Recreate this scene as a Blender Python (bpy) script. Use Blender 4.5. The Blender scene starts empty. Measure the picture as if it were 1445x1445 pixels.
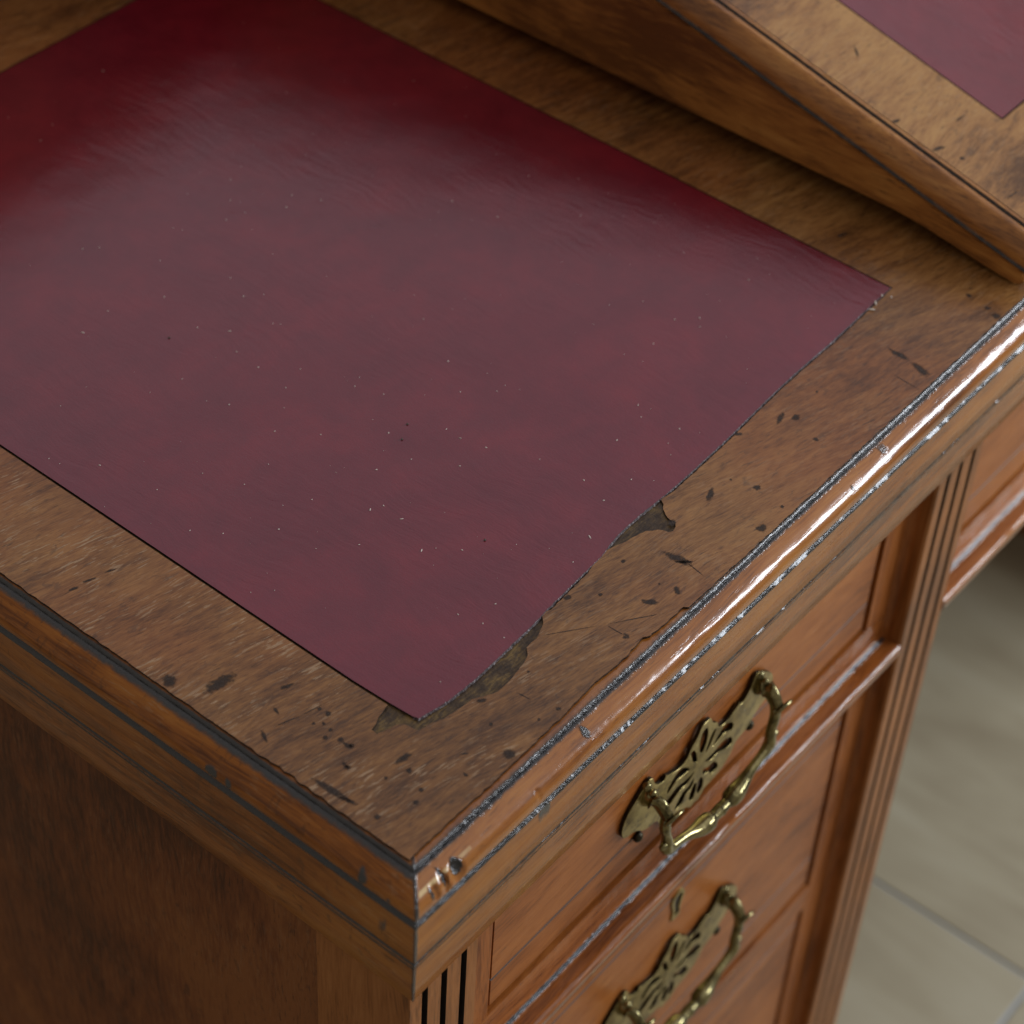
import bpy, bmesh, math, random
from mathutils import Vector, Matrix, noise
random.seed(7)
S = bpy.context.scene
COL = S.collection
# ------------------------------------------------------------------ camera
Rm = ((0.63086, -0.774647, 0.044027), (-0.520905, -0.464905, -0.715906), (0.575043, 0.428702, -0.696807))
cam_d = bpy.data.cameras.new('camera')
cam = bpy.data.objects.new('camera', cam_d); COL.objects.link(cam)
X, Y, Z = Vector(Rm[0]), -Vector(Rm[1]), -Vector(Rm[2])
M = Matrix((X, Y, Z)).transposed().to_4x4(); M.translation = (-0.35051, -0.29262, 0.60817)
cam.matrix_world = M
cam_d.sensor_width = 36; cam_d.lens = 3216.92/1445*36
cam_d.clip_start = 0.05; cam_d.clip_end = 50
cam_d.dof.use_dof = True; cam_d.dof.focus_distance = 0.855; cam_d.dof.aperture_fstop = 9.5
S.camera = cam
# ------------------------------------------------------------------ room light
W = bpy.data.worlds.new('World'); S.world = W; W.use_nodes = True
bg = W.node_tree.nodes['Background']; bg.inputs[0].default_value = (1.0, 0.88, 0.76, 1); bg.inputs[1].default_value = 0.34
def area(name, az, el, dist, sx, sy, rad, col, target=(0.25, 0.2, 0)):
    l = bpy.data.lights.new(name, 'AREA'); l.shape = 'RECTANGLE'; l.size = sx; l.size_y = sy
    l.energy = rad*sx*sy*math.pi; l.color = col
    o = bpy.data.objects.new(name, l); COL.objects.link(o)
    a, e = math.radians(az), math.radians(el)
    t = Vector(target); o.location = t + dist*Vector((math.cos(e)*math.cos(a), math.cos(e)*math.sin(a), math.sin(e)))
    o.rotation_euler = (t - o.location).to_track_quat('-Z', 'Y').to_euler()
    return o
area('window_light', -40, 14, 2.0, 1.3, 0.27, 35.0, (0.86, 0.92, 1.0))
area('added_fill_light', -38, 54, 1.35, 2.2, 1.7, .60, (0.97, 0.98, 1.0), (0.45, -0.05, 0))  # soft fill added from front right and above, not a known lamp
area('far_window_light', 42, 42, 3.0, 3.4, 2.6, 0.43, (0.90, 0.84, 1.0))
S.view_settings.view_transform = 'Standard'; S.view_settings.look = 'None'
S.view_settings.exposure = -0.08; S.view_settings.gamma = 1.0
S.view_settings.use_curve_mapping = False
S.cycles.max_bounces = 6; S.cycles.sample_clamp_indirect = 3
S.cycles.use_denoising = True

# ------------------------------------------------------------------ data (metres; x along the front edge, y to the back, z up)
ST_TOP= [(0.0153, 0.104, 0.00888, 0.0027, -0.15), (0.0045, 0.1179, 0.00318, 0.00318, -0.85), (0.0132, 0.1759, 0.00219, 0.00079, -0.39), (0.0201, 0.1749, 0.00333, 0.00064, -0.39), (0.0286, 0.1727, 0.00271, 0.00048, -0.37), (0.03, 0.0852, 0.00353, 0.00095, -0.3), (0.0299, 0.0696, 0.00095, 0.00095, -0.85), (0.0302, 0.0658, 0.00149, 0.00127, -1.43), (0.0236, 0.0665, 0.00079, 0.00079, -0.85), (0.0259, 0.0639, 0.00095, 0.00095, -0.85), (0.0253, 0.0601, 0.00104, 0.00095, -0.85), (0.0215, 0.0592, 0.00125, 0.00095, -0.27), (0.0243, 0.0545, 0.00148, 0.00127, -1.42), (0.0249, 0.05, 0.00127, 0.00111, -0.85), (0.008, 0.0753, 0.00347, 0.00079, -2.04), (0.0192, 0.0801, 0.00252, 0.00064, -1.89), (0.0179, 0.0742, 0.00598, 0.00032, -0.35), (0.0283, 0.071, 0.00529, 0.00032, -0.23), (0.017, 0.0457, 0.00234, 0.00079, -1.91), (0.0059, 0.0415, 0.01004, 0.00143, -1.51), (0.0324, 0.0329, 0.00428, 0.00143, -0.24), (0.0219, 0.0316, 0.00079, 0.00079, -0.85), (0.0296, 0.0279, 0.00137, 0.00127, -0.85), (0.0258, 0.0192, 0.00144, 0.00095, -1.76), (0.0207, 0.0171, 0.00136, 0.00127, -1.56), (0.0074, 0.0227, 0.00136, 0.00127, -0.85), (0.024, 0.0508, 0.00263, 0.00111, -1.49), (0.0167, 0.0446, 0.00148, 0.00143, -0.85), (0.0063, 0.0345, 0.00393, 0.00095, -1.34), (0.0579, 0.0066, 0.00301, 0.00254, -0.85), (0.0641, 0.0199, 0.00095, 0.00095, -0.85), (0.0409, 0.0122, 0.00169, 0.00064, -1.7), (0.0477, 0.0184, 0.00206, 0.00048, -0.76), (0.0769, 0.0087, 0.00064, 0.00064, -0.85), (0.0853, 0.0066, 0.00128, 0.00095, -0.28), (0.13, 0.0376, 0.00227, 0.00127, -0.58), (0.1587, 0.0336, 0.00118, 0.00111, -0.84), (0.1483, 0.0135, 0.00403, 0.00143, -1.02), (0.1599, 0.0095, 0.00271, 0.00127, -2.36), (0.1287, 0.0097, 0.0016, 0.00143, -1.47), (0.1174, 0.0267, 0.01257, 0.00025, -0.62), (0.138, 0.0124, 0.01285, 0.00025, -0.59), (0.1286, 0.014, 0.00473, 0.00029, -1.52), (0.1735, 0.0186, 0.00667, 0.00191, -1.44), (0.1738, 0.016, 0.00442, 0.00095, -0.84), (0.1582, 0.0163, 0.00064, 0.00064, -0.84), (0.1392, 0.0295, 0.00122, 0.00079, -0.26), (0.0818, 0.0194, 0.00336, 0.00032, -1.47), (0.0703, 0.0294, 0.00262, 0.00095, -0.59), (0.0918, 0.0255, 0.00064, 0.00064, -0.85), (0.2102, 0.0302, 0.00487, 0.00143, 0.33), (0.2257, 0.0188, 0.00212, 0.00143, -0.84), (0.2225, 0.029, 0.00064, 0.00064, -0.84), (0.2234, 0.0053, 0.00095, 0.00095, -0.84), (0.2084, 0.0045, 0.00284, 0.00191, 0.03), (0.1875, 0.032, 0.00207, 0.00207, -0.84), (0.2656, 0.035, 0.00467, 0.00127, 0.29), (0.2701, 0.0305, 0.0026, 0.00159, 0.2), (0.2645, 0.0172, 0.00146, 0.00127, -0.84), (0.289, 0.0329, 0.00079, 0.00079, -0.84), (0.2463, 0.0421, 0.00242, 0.00095, -0.72), (0.3319, 0.0204, 0.00654, 0.00143, -1.61), (0.3299, 0.0087, 0.00653, 0.00191, -1.88), (0.3191, 0.0094, 0.00816, 0.00029, -1.65), (0.3861, 0.019, 0.00162, 0.00143, -0.83), (0.3819, 0.0029, 0.00241, 0.00191, -0.83), (0.3841, 0.0083, 0.00151, 0.00127, -0.83), (0.3846, 0.0834, 0.0036, 0.00079, -0.3), (0.1734, 0.0106, 0.00614, 0.00032, -1.74)]
ST_LID= [(0.4411, 0.1282, 0.00416, 0.00079, -2.27), (0.419, 0.0917, 0.00321, 0.00095, -0.27), (0.4213, 0.07, 0.0049, 0.00111, -0.26), (0.4251, 0.0599, 0.00175, 0.00111, -0.41), (0.4465, 0.0744, 0.00446, 0.00048, -0.06), (0.4254, 0.0334, 0.00596, 0.00048, -0.05), (0.4091, 0.0289, 0.00657, 0.00048, -0.3)]
PA = [(0.0483, 0.0367), (0.0525, 0.0351), (0.0552, 0.034), (0.0596, 0.0335), (0.0638, 0.0327), (0.0684, 0.0323), (0.0722, 0.0303), (0.0758, 0.0282), (0.0793, 0.0276), (0.0826, 0.0278), (0.0863, 0.0282), (0.0901, 0.0287), (0.0942, 0.0294), (0.0975, 0.0304), (0.1005, 0.0332), (0.1037, 0.0337), (0.1065, 0.0333), (0.1102, 0.0347), (0.1138, 0.0361), (0.1162, 0.0384), (0.1155, 0.0405)]
PB = [(0.1539, 0.0421), (0.1579, 0.042), (0.1616, 0.0413), (0.1648, 0.0402), (0.168, 0.0391), (0.1715, 0.0386), (0.1744, 0.0377), (0.1775, 0.0369), (0.1791, 0.035), (0.1812, 0.0339), (0.182, 0.0319), (0.1826, 0.03), (0.1842, 0.029), (0.1868, 0.0298), (0.1888, 0.0315), (0.1885, 0.0333), (0.1889, 0.0351), (0.1903, 0.0375), (0.1914, 0.0392), (0.1938, 0.0405), (0.1951, 0.0429)]
PC = [(0.0462, 0.0526), (0.0411, 0.0516), (0.0378, 0.0503), (0.0348, 0.0494), (0.0345, 0.0469), (0.0382, 0.0456), (0.0421, 0.0445), (0.0442, 0.0427), (0.0448, 0.0389), (0.0453, 0.037), (0.0483, 0.0363), (0.0498, 0.0353)]
SPECKS= [(0.2537, 0.4137), (0.2079, 0.3983), (0.1959, 0.3934), (0.2321, 0.3094), (0.2213, 0.2989), (0.2192, 0.2879), (0.2098, 0.2903), (0.1918, 0.299), (0.1901, 0.3029), (0.1538, 0.3209), (0.1593, 0.3166), (0.1703, 0.291), (0.1819, 0.2606), (0.1542, 0.2721), (0.1767, 0.2479), (0.132, 0.2827), (0.1491, 0.2477), (0.1565, 0.2363), (0.1719, 0.2264), (0.1367, 0.2515), (0.1155, 0.2801), (0.2483, 0.2695), (0.2423, 0.2816), (0.2342, 0.2773), (0.149, 0.2251), (0.1478, 0.2118), (0.1584, 0.1983), (0.1077, 0.233), (0.0785, 0.2534), (0.1221, 0.2294), (0.1461, 0.1949), (0.1235, 0.2045), (0.1348, 0.1654), (0.1241, 0.1802), (0.1087, 0.1689), (0.0943, 0.168), (0.0881, 0.1842), (0.07, 0.1907), (0.065, 0.2169), (0.1054, 0.143), (0.0852, 0.1413), (0.0697, 0.1553), (0.0626, 0.1657), (0.0545, 0.1264), (0.061, 0.1205), (0.0546, 0.2341), (0.2024, 0.1569), (0.1653, 0.1748), (0.1694, 0.163), (0.1913, 0.141), (0.2015, 0.1302), (0.1622, 0.144), (0.1703, 0.1306), (0.1534, 0.1462), (0.154, 0.1397), (0.17, 0.1231), (0.1726, 0.112), (0.1478, 0.1295), (0.1576, 0.1129), (0.1814, 0.092), (0.1343, 0.1357), (0.2331, 0.0824), (0.2282, 0.0772), (0.2347, 0.0772), (0.2328, 0.0615), (0.2106, 0.0761), (0.2228, 0.0597), (0.218, 0.055), (0.1836, 0.0717), (0.1963, 0.0581), (0.1798, 0.059), (0.1161, 0.1227), (0.1202, 0.1104), (0.1211, 0.1203), (0.1325, 0.0794), (0.1125, 0.0937), (0.117, 0.0905), (0.0993, 0.1132), (0.1604, 0.0508), (0.1456, 0.0473), (0.1228, 0.0825), (0.1096, 0.0554), (0.099, 0.0526), (0.0672, 0.0459), (0.0987, 0.0424), (0.0964, 0.0623), (0.287, 0.2263), (0.2916, 0.204), (0.3248, 0.2129), (0.2162, 0.1821), (0.2876, 0.1207), (0.2871, 0.1035), (0.2683, 0.1009), (0.3174, 0.1776), (0.3303, 0.0957), (0.295, 0.0964), (0.2902, 0.0929), (0.287, 0.1036)]
LEATHER = [(0.0488,0.0425),(0.0493,0.0406),(0.0530,0.0398),(0.0585,0.0386),(0.0647,0.0378),(0.0760,0.0374),(0.0884,0.0376),(0.0990,0.0381),(0.1098,0.0385),(0.1210,0.0394),(0.1327,0.0401),(0.1450,0.0407),(0.1555,0.0412),(0.1620,0.0424),(0.1675,0.0434),(0.1750,0.0437),(0.1838,0.0436),(0.1925,0.0433),(0.2012,0.0430),(0.2175,0.0431),(0.2300,0.0434),(0.2425,0.0438),(0.2570,0.0446),(0.2697,0.0452),(0.2830,0.0458),(0.2968,0.0460),(0.3215,0.0459),(0.3435,0.0465),(0.3673,0.0468),
 (0.3680,0.1000),(0.3684,0.1650),(0.3684,0.2600),(0.3686,0.3500),(0.3690,0.4470),(0.2600,0.4470),(0.1500,0.4470),(0.0476,0.4470),(0.0476,0.3400),(0.0477,0.2500),(0.0476,0.1600),(0.0474,0.1000),(0.0474,0.0690),(0.0480,0.0530)]
DW, DD = 1.42, 0.62        # desk width and depth

# ------------------------------------------------------------------ node helpers
class NT:
    def __init__(s, name):
        s.m = bpy.data.materials.new(name); s.m.use_nodes = True; s.t = s.m.node_tree
        s.b = s.t.nodes['Principled BSDF']; s.out = s.t.nodes['Material Output']
        s.tc = s.t.nodes.new('ShaderNodeTexCoord')
    def n(s, typ, **kw):
        nd = s.t.nodes.new(typ)
        for k, v in kw.items(): setattr(nd, k, v)
        return nd
    def l(s, a, b): s.t.links.new(a, b)
    def setin(s, sock, v):
        if isinstance(v, bpy.types.NodeSocket): s.l(v, sock)
        else: sock.default_value = v
    def mapping(s, vec, loc=(0,0,0), rot=(0,0,0), sc=(1,1,1), typ='POINT'):
        m = s.n('ShaderNodeMapping', vector_type=typ); s.l(vec, m.inputs[0])
        m.inputs[1].default_value = loc; m.inputs[2].default_value = rot; m.inputs[3].default_value = sc
        return m.outputs[0]
    def noise(s, vec, scale, detail=4, rough=.55, dist=0, col=False):
        n = s.n('ShaderNodeTexNoise'); s.l(vec, n.inputs['Vector']); n.inputs['Scale'].default_value = scale
        n.inputs['Detail'].default_value = detail; n.inputs['Roughness'].default_value = rough; n.inputs['Distortion'].default_value = dist
        return n.outputs['Color' if col else 'Fac']
    def math(s, op, a, b=None, clamp=False):
        n = s.n('ShaderNodeMath', operation=op, use_clamp=clamp); s.setin(n.inputs[0], a)
        if b is not None: s.setin(n.inputs[1], b)
        return n.outputs[0]
    def rng(s, v, a, b, c=0, d=1, smooth=True):
        n = s.n('ShaderNodeMapRange', interpolation_type='SMOOTHSTEP' if smooth else 'LINEAR'); s.setin(n.inputs[0], v)
        for i, q in zip((1, 2, 3, 4), (a, b, c, d)): n.inputs[i].default_value = q
        return n.outputs[0]
    def mix(s, f, a, b, typ='MIX'):
        n = s.n('ShaderNodeMix', data_type='RGBA', blend_type=typ); s.setin(n.inputs[0], f)
        for i, q in ((6, a), (7, b)):
            if isinstance(q, tuple): q = (*q, 1) if len(q) == 3 else q
            s.setin(n.inputs[i], q)
        return n.outputs[2]
    def ramp(s, v, stops):
        n = s.n('ShaderNodeValToRGB'); s.l(v, n.inputs[0]); e = n.color_ramp.elements
        while len(e) < len(stops): e.new(0.5)
        for q, (p, c) in zip(e, stops): q.position = p; q.color = (*c, 1)
        return n.outputs[0]
    def bump(s, h, strength, dist=.001, norm=None):
        n = s.n('ShaderNodeBump'); n.inputs['Strength'].default_value = strength; n.inputs['Distance'].default_value = dist
        s.l(h, n.inputs['Height'])
        if norm is not None: s.l(norm, n.inputs['Normal'])
        return n.outputs[0]
    def attr(s, name):
        n = s.n('ShaderNodeAttribute', attribute_name=name); return n.outputs['Fac']
    def ellipses(s, vec, lst, soft=.35):
        cur = None
        for (x, y, a, b, r) in lst:
            v = s.mapping(vec, (x, y, 0), (0, 0, r), (a, b, 1e3), 'TEXTURE')
            n = s.n('ShaderNodeVectorMath', operation='LENGTH'); s.l(v, n.inputs[0])
            q = s.rng(n.outputs['Value'], 1-soft, 1+soft*1.1, 1, 0)
            cur = q if cur is None else s.math('MAXIMUM', cur, q)
        return cur

def wood(name, dark, mid, light, grain=(0,0,0), stretch=9.0, fig=22.0, rough=.3, spec=.5, stains=None, glint_scuff=0.0, pores=.5, blot=.5, coat=.0, grime=False, poredark=.55, flat=False, bumps=.12, coatr=.15, gcol=(.012,.013,.016)):
    """grain = rotation that turns local x on to the grain direction"""
    t = NT(name); P = t.tc.outputs['Object']
    w = t.noise(P, 9, 2, .5, 0, True)
    wv = t.n('ShaderNodeVectorMath', operation='MULTIPLY_ADD'); t.l(w, wv.inputs[0]); wv.inputs[1].default_value = (.014,)*3; t.l(P, wv.inputs[2])
    g = t.mapping(wv.outputs[0], (0,0,0), grain, (1,1,1), 'TEXTURE')
    ga = t.mapping(g, (3.1, 1.7, .4), (0,0,0), (1/stretch, 1, 1))
    f1 = t.noise(ga, fig, 5, .6, .6)
    f2 = t.noise(ga, fig*6, 4, .6, .3)
    f3 = t.noise(t.mapping(g, sc=(1/(stretch*1.6), 1, 1)), fig*38, 3, .6)
    bl = t.noise(P, 7, 3, .6)
    v = t.math('ADD', t.math('MULTIPLY', f1, .27), t.math('MULTIPLY', f2, .35))
    v = t.math('ADD', v, t.math('MULTIPLY', f3, .38))
    v = t.math('ADD', v, t.math('MULTIPLY', t.math('SUBTRACT', bl, .5), blot))
    c = t.ramp(v, [(.37, dark), (.5, mid), (.63, light)])
    if flat:
        c = t.mix(t.rng(t.noise(P, 5.5, 3, .55), .42, .62, 0, .85), c, t.ramp(v, [(.37, (.085,.028,.009)), (.5, (.200,.068,.019)), (.63, (.275,.108,.032))]))
    # short dark pores along the grain
    pr = t.noise(t.mapping(g, sc=(1/8, 1, 1)), 1000, 2, .5)
    pm = t.rng(pr, .60, .72)
    pmask = t.math('MULTIPLY', pm, t.rng(t.noise(P, 40, 2), .35, .6))
    c = t.mix(t.math('MULTIPLY', pmask, pores), c, tuple(q*poredark for q in dark))
    h = t.math('SUBTRACT', t.math('MULTIPLY', f3, .5), pmask)
    r = t.rng(bl, .3, .7, rough*.85, rough*1.2, False)
    if glint_scuff:
        sp = t.noise(t.mapping(g, (5, 2, 1), sc=(1/7, 1, 1)), 900, 3, .6)
        sm = t.math('MULTIPLY', t.rng(sp, .55, .64), t.rng(t.noise(P, 30, 3), .40, .58))  # pale flecks: light glinting off the pores, painted as colour
        if flat:   # fewer of these painted pore glints away from the left end of the top
            sx = t.n('ShaderNodeSeparateXYZ'); t.l(P, sx.inputs[0])
            sm = t.math('MULTIPLY', sm, t.rng(sx.outputs[0], .03, .16, 1, .25))
        c = t.mix(t.math('MULTIPLY', sm, glint_scuff), c, (.36, .25, .15))
        h = t.math('ADD', h, t.math('MULTIPLY', sm, .6))
        # faint dark scuffs
        sc_ = t.rng(t.noise(t.mapping(P, rot=(0,0,.6), sc=(1,2.5,1)), 95, 6, .74, .8), .56, .66)
        c = t.mix(t.math('MULTIPLY', sc_, .42), c, (.035, .020, .014))
    if stains:
        d = t.noise(P, 420, 4, .6, 0, True)
        dv = t.n('ShaderNodeVectorMath', operation='MULTIPLY_ADD'); t.l(d, dv.inputs[0]); dv.inputs[1].default_value = (.0022, .0022, 0)
        ad = t.mapping(P, (-.0011, -.0011, 0)); t.l(ad, dv.inputs[2])
        e = t.ellipses(dv.outputs[0], stains)
        e = t.math('MULTIPLY', e, t.rng(t.noise(P, 700, 3), .30, .50, .55, 1))
        c = t.mix(t.math('MULTIPLY', e, .9), c, (.020, .019, .022))
        h = t.math('SUBTRACT', h, t.math('MULTIPLY', e, .8))
    if grime:
        gm = t.attr('grime'); nz = t.noise(P, 260, 4, .65)
        k = t.rng(t.math('ADD', gm, t.math('MULTIPLY', t.math('SUBTRACT', nz, .5), .7)), .25, .85)
        c = t.mix(k, c, gcol)
        c = t.mix(t.rng(gm, -.9, -.2, .8, 0), c, (.62, .47, .24))
        wx = t.noise(P, 900, 3, .6)
        gb = t.math('MULTIPLY', wx, k)
        r = t.math('SUBTRACT', r, t.math('MULTIPLY', k, .04))
    t.l(c, t.b.inputs['Base Color']); t.setin(t.b.inputs['Roughness'], r)
    t.b.inputs['Specular IOR Level'].default_value = spec
    if grime:
        t.l(t.math('MULTIPLY', t.math('MAXIMUM', t.attr('gloss'), k), spec), t.b.inputs['Specular IOR Level'])
    t.b.inputs['Coat Weight'].default_value = coat; t.b.inputs['Coat Roughness'].default_value = coatr
    big = t.noise(P, 55, 2)
    h2 = t.bump(big, .05, .004)
    if grime: h2 = t.bump(gb, .55, .0011, h2)
    t.l(t.bump(h, bumps, .0006, h2), t.b.inputs['Normal'])
    return t.m
AX = (0,0,0); AY = (0,0,math.pi/2); AZ = (0,-math.pi/2,0)
D_, M_, L_ = (.100,.030,.007), (.258,.086,.014), (.335,.132,.025)
m_top = wood('veneer_top', (.066,.027,.009), (.185,.082,.024), (.290,.145,.046), (0,0,-.22), 6, 52, .25, .42, None, .7, .65, .45, flat=True, bumps=.16)
m_edge_f = wood('mahogany_edge_front', D_, M_, L_, AX, 12, 30, .17, .5, None, 0, .5, .5, .35, grime=True, coatr=.10)
m_edge_l = wood('mahogany_edge_end', D_, M_, L_, AY, 12, 30, .30, .20, None, .25, .6, .6, .2, grime=True, gcol=(.060,.063,.068))  # grime colour paled to blue-grey: sheen of the grooves painted in
R_ = ((.120,.034,.008), (.270,.086,.019), (.345,.125,.032))
m_drawer = wood('mahogany_drawer', *R_, AX, 8, 24, .32, .12, None, 0, .5, .35, .15, coatr=.25)
m_rail = wood('mahogany_rail', *R_, AX, 10, 22, .18, .4, None, 0, .3, .4, .5, grime=True, coatr=.15)
m_upr = wood('mahogany_upright', (.120,.044,.012), (.250,.094,.026), (.310,.128,.040), AZ, 12, 26, .36, .12, None, 0, .4, .3, .1)
m_stile = wood('mahogany_stile', *R_, AZ, 12, 26, .36, .12, None, 0, .4, .3, .1)
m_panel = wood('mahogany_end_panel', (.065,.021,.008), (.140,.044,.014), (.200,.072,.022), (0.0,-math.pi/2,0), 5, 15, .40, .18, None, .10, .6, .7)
O_ = ((.130,.044,.010), (.330,.130,.028), (.450,.210,.052))
m_lidside = wood('mahogany_lid_side', *O_, (math.radians(13), 0, math.pi/2), 9, 30, .33, .45, None, 0, .8, .7, .1, bumps=.2)
m_lidedge = wood('mahogany_lid_edge', *O_, AY, 9, 30, .33, .5, None, 0, .8, .5, .15, grime=True, bumps=.2)
m_lidtop = wood('veneer_lid_top', (.090,.036,.010), (.245,.112,.034), (.350,.185,.060), (0,0,.05), 5, 34, .28, .4, None, .2, .6, .8)
m_carc = wood('carcass_wood', (.05,.025,.012), (.10,.05,.025), (.15,.08,.04), AX, 8, 20, .6, .3)

def m_stain():
    t = NT('ink_stain'); P = t.tc.outputs['Object']
    a = t.attr('soft'); nz = t.noise(P, 650, 4, .65)
    k = t.rng(t.math('ADD', a, t.math('MULTIPLY', t.math('SUBTRACT', nz, .5), 1.5)), .22, 1.0, 0, .88)
    t.l(t.ramp(nz, [(.35, (.014,.012,.013)), (.65, (.045,.030,.022))]), t.b.inputs['Base Color']); t.b.inputs['Roughness'].default_value = .4; t.b.inputs['Specular IOR Level'].default_value = .25
    t.l(k, t.b.inputs['Alpha']); return t.m
m_ink = m_stain()
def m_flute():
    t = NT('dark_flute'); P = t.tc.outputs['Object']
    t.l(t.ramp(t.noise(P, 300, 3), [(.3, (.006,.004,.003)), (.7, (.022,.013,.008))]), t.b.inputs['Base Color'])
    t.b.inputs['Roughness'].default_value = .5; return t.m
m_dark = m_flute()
def m_substrate():
    t = NT('bare_substrate'); P = t.tc.outputs['Object']
    g = t.mapping(P, rot=(0,0,.5), sc=(1, 5, 1))
    v = t.noise(P, 120, 5, .65, .4); s2 = t.noise(g, 260, 3, .6)
    c = t.ramp(t.math('ADD', t.math('MULTIPLY', v, .6), t.math('MULTIPLY', s2, .4)), [(.38, (.022,.013,.008)), (.5, (.060,.037,.018)), (.60, (.140,.088,.028)), (.70, (.26,.155,.05))])
    t.l(c, t.b.inputs['Base Color']); t.b.inputs['Roughness'].default_value = .42; t.b.inputs['Specular IOR Level'].default_value = .3
    t.l(t.bump(t.noise(P, 500, 4), .5, .0006), t.b.inputs['Normal']); return t.m
m_sub = m_substrate()
def m_leather():
    t = NT('red_leather'); P = t.tc.outputs['Object']
    a = t.noise(P, 26, 4, .6, .5); b = t.noise(P, 70, 4, .6)
    v = t.math('ADD', t.math('MULTIPLY', a, .62), t.math('MULTIPLY', b, .38))
    c = t.ramp(v, [(.30, (.096,.003,.010)), (.5, (.122,.005,.013)), (.72, (.162,.007,.015))])
    t.l(c, t.b.inputs['Base Color'])
    t.setin(t.b.inputs['Roughness'], t.rng(a, .3, .7, .11, .14, False))
    t.b.inputs['Specular IOR Level'].default_value = .75
    t.b.inputs['Specular Tint'].default_value = (.92, .9, 1, 1)
    # fine hide grain, stretched a little, and longer creases that run front to back
    hide = t.noise(t.mapping(P, rot=(0,0,.25), sc=(1.0,.55,1)), 1500, 3, .6)
    cw = t.n('ShaderNodeVectorMath', operation='MULTIPLY_ADD'); t.l(t.noise(P, 14, 3, .6, 0, True), cw.inputs[0]); cw.inputs[1].default_value = (.03,.03,0); t.l(P, cw.inputs[2])
    cr = t.noise(t.mapping(cw.outputs[0], rot=(0,0,-.12), sc=(1,.16,1)), 260, 3, .6)
    cm = t.rng(t.noise(t.mapping(P, (2,5,0)), 11, 2), .38, .62, .25, 1)
    sag = t.noise(P, 14, 2, .5)
    n1 = t.bump(sag, .10, .010)
    n2 = t.bump(t.math('MULTIPLY', cr, cm), .25, .0010, n1)
    t.l(t.bump(hide, .22, .0004, n2), t.b.inputs['Normal'])
    return t.m
m_lea = m_leather()
def m_lea_edge():
    t = NT('frayed_leather_edge'); P = t.tc.outputs['Object']
    c = t.ramp(t.noise(P, 1300, 3, .7), [(.40, (.012,.008,.009)), (.55, (.06,.03,.035)), (.68, (.42,.40,.42))])
    t.l(c, t.b.inputs['Base Color']); t.b.inputs['Roughness'].default_value = .6
    t.l(t.bump(t.noise(P, 1800, 3), .8, .0006), t.b.inputs['Normal']); return t.m
m_fray = m_lea_edge()
def m_brass(name, c0, c1, c2, rough):
    t = NT(name); P = t.tc.outputs['Object']
    v = t.noise(P, 130, 5, .65); v2 = t.noise(P, 700, 3, .6)
    c = t.ramp(t.math('ADD', t.math('MULTIPLY', v, .65), t.math('MULTIPLY', v2, .35)), [(.36, c0), (.5, c1), (.66, c2)])
    t.l(c, t.b.inputs['Base Color']); t.b.inputs['Metallic'].default_value = .82
    t.setin(t.b.inputs['Roughness'], t.rng(v2, .3, .7, rough*.8, rough*1.25, False))
    t.l(t.bump(t.noise(P, 900, 3), .08, .0004), t.b.inputs['Normal']); return t.m
m_plate = m_brass('aged_brass_plate', (.10,.075,.025), (.36,.28,.10), (.50,.41,.18), .34)
m_bail = m_brass('polished_old_brass', (.055,.048,.022), (.20,.17,.075), (.36,.31,.15), .14)
m_tarnish = m_brass('blackened_brass', (.012,.010,.006), (.030,.024,.012), (.070,.055,.025), .45)
def m_tile():
    t = NT('wood_look_floor_tile'); P = t.tc.outputs['Object']
    g = t.mapping(P, (1.2,.3,0), (0,0,0), (1, .18, 1))
    v = t.math('ADD', t.math('MULTIPLY', t.noise(g, 14, 4, .6, .6), .6), t.math('MULTIPLY', t.noise(P, 5, 3), .4))
    c = t.ramp(v, [(.36, (.240,.200,.130)), (.5, (.325,.285,.195)), (.64, (.380,.345,.250))])
    t.l(c, t.b.inputs['Base Color']); t.b.inputs['Roughness'].default_value = .5
    t.l(t.bump(t.noise(g, 60, 3), .1, .001), t.b.inputs['Normal']); return t.m
m_til = m_tile()
def plain(name, col, rough=.6):
    t = NT(name); P = t.tc.outputs['Object']
    t.l(t.mix(t.noise(P, 60, 3), tuple(q*.8 for q in col), tuple(min(1,q*1.15) for q in col)), t.b.inputs['Base Color'])
    t.b.inputs['Roughness'].default_value = rough; return t.m
m_grout = plain('grey_grout', (.33,.36,.39), .8)
m_dust = plain('pale_crumb', (.66,.62,.56), .6)
m_dustd = plain('dark_crumb', (.05,.04,.03), .6)

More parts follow.
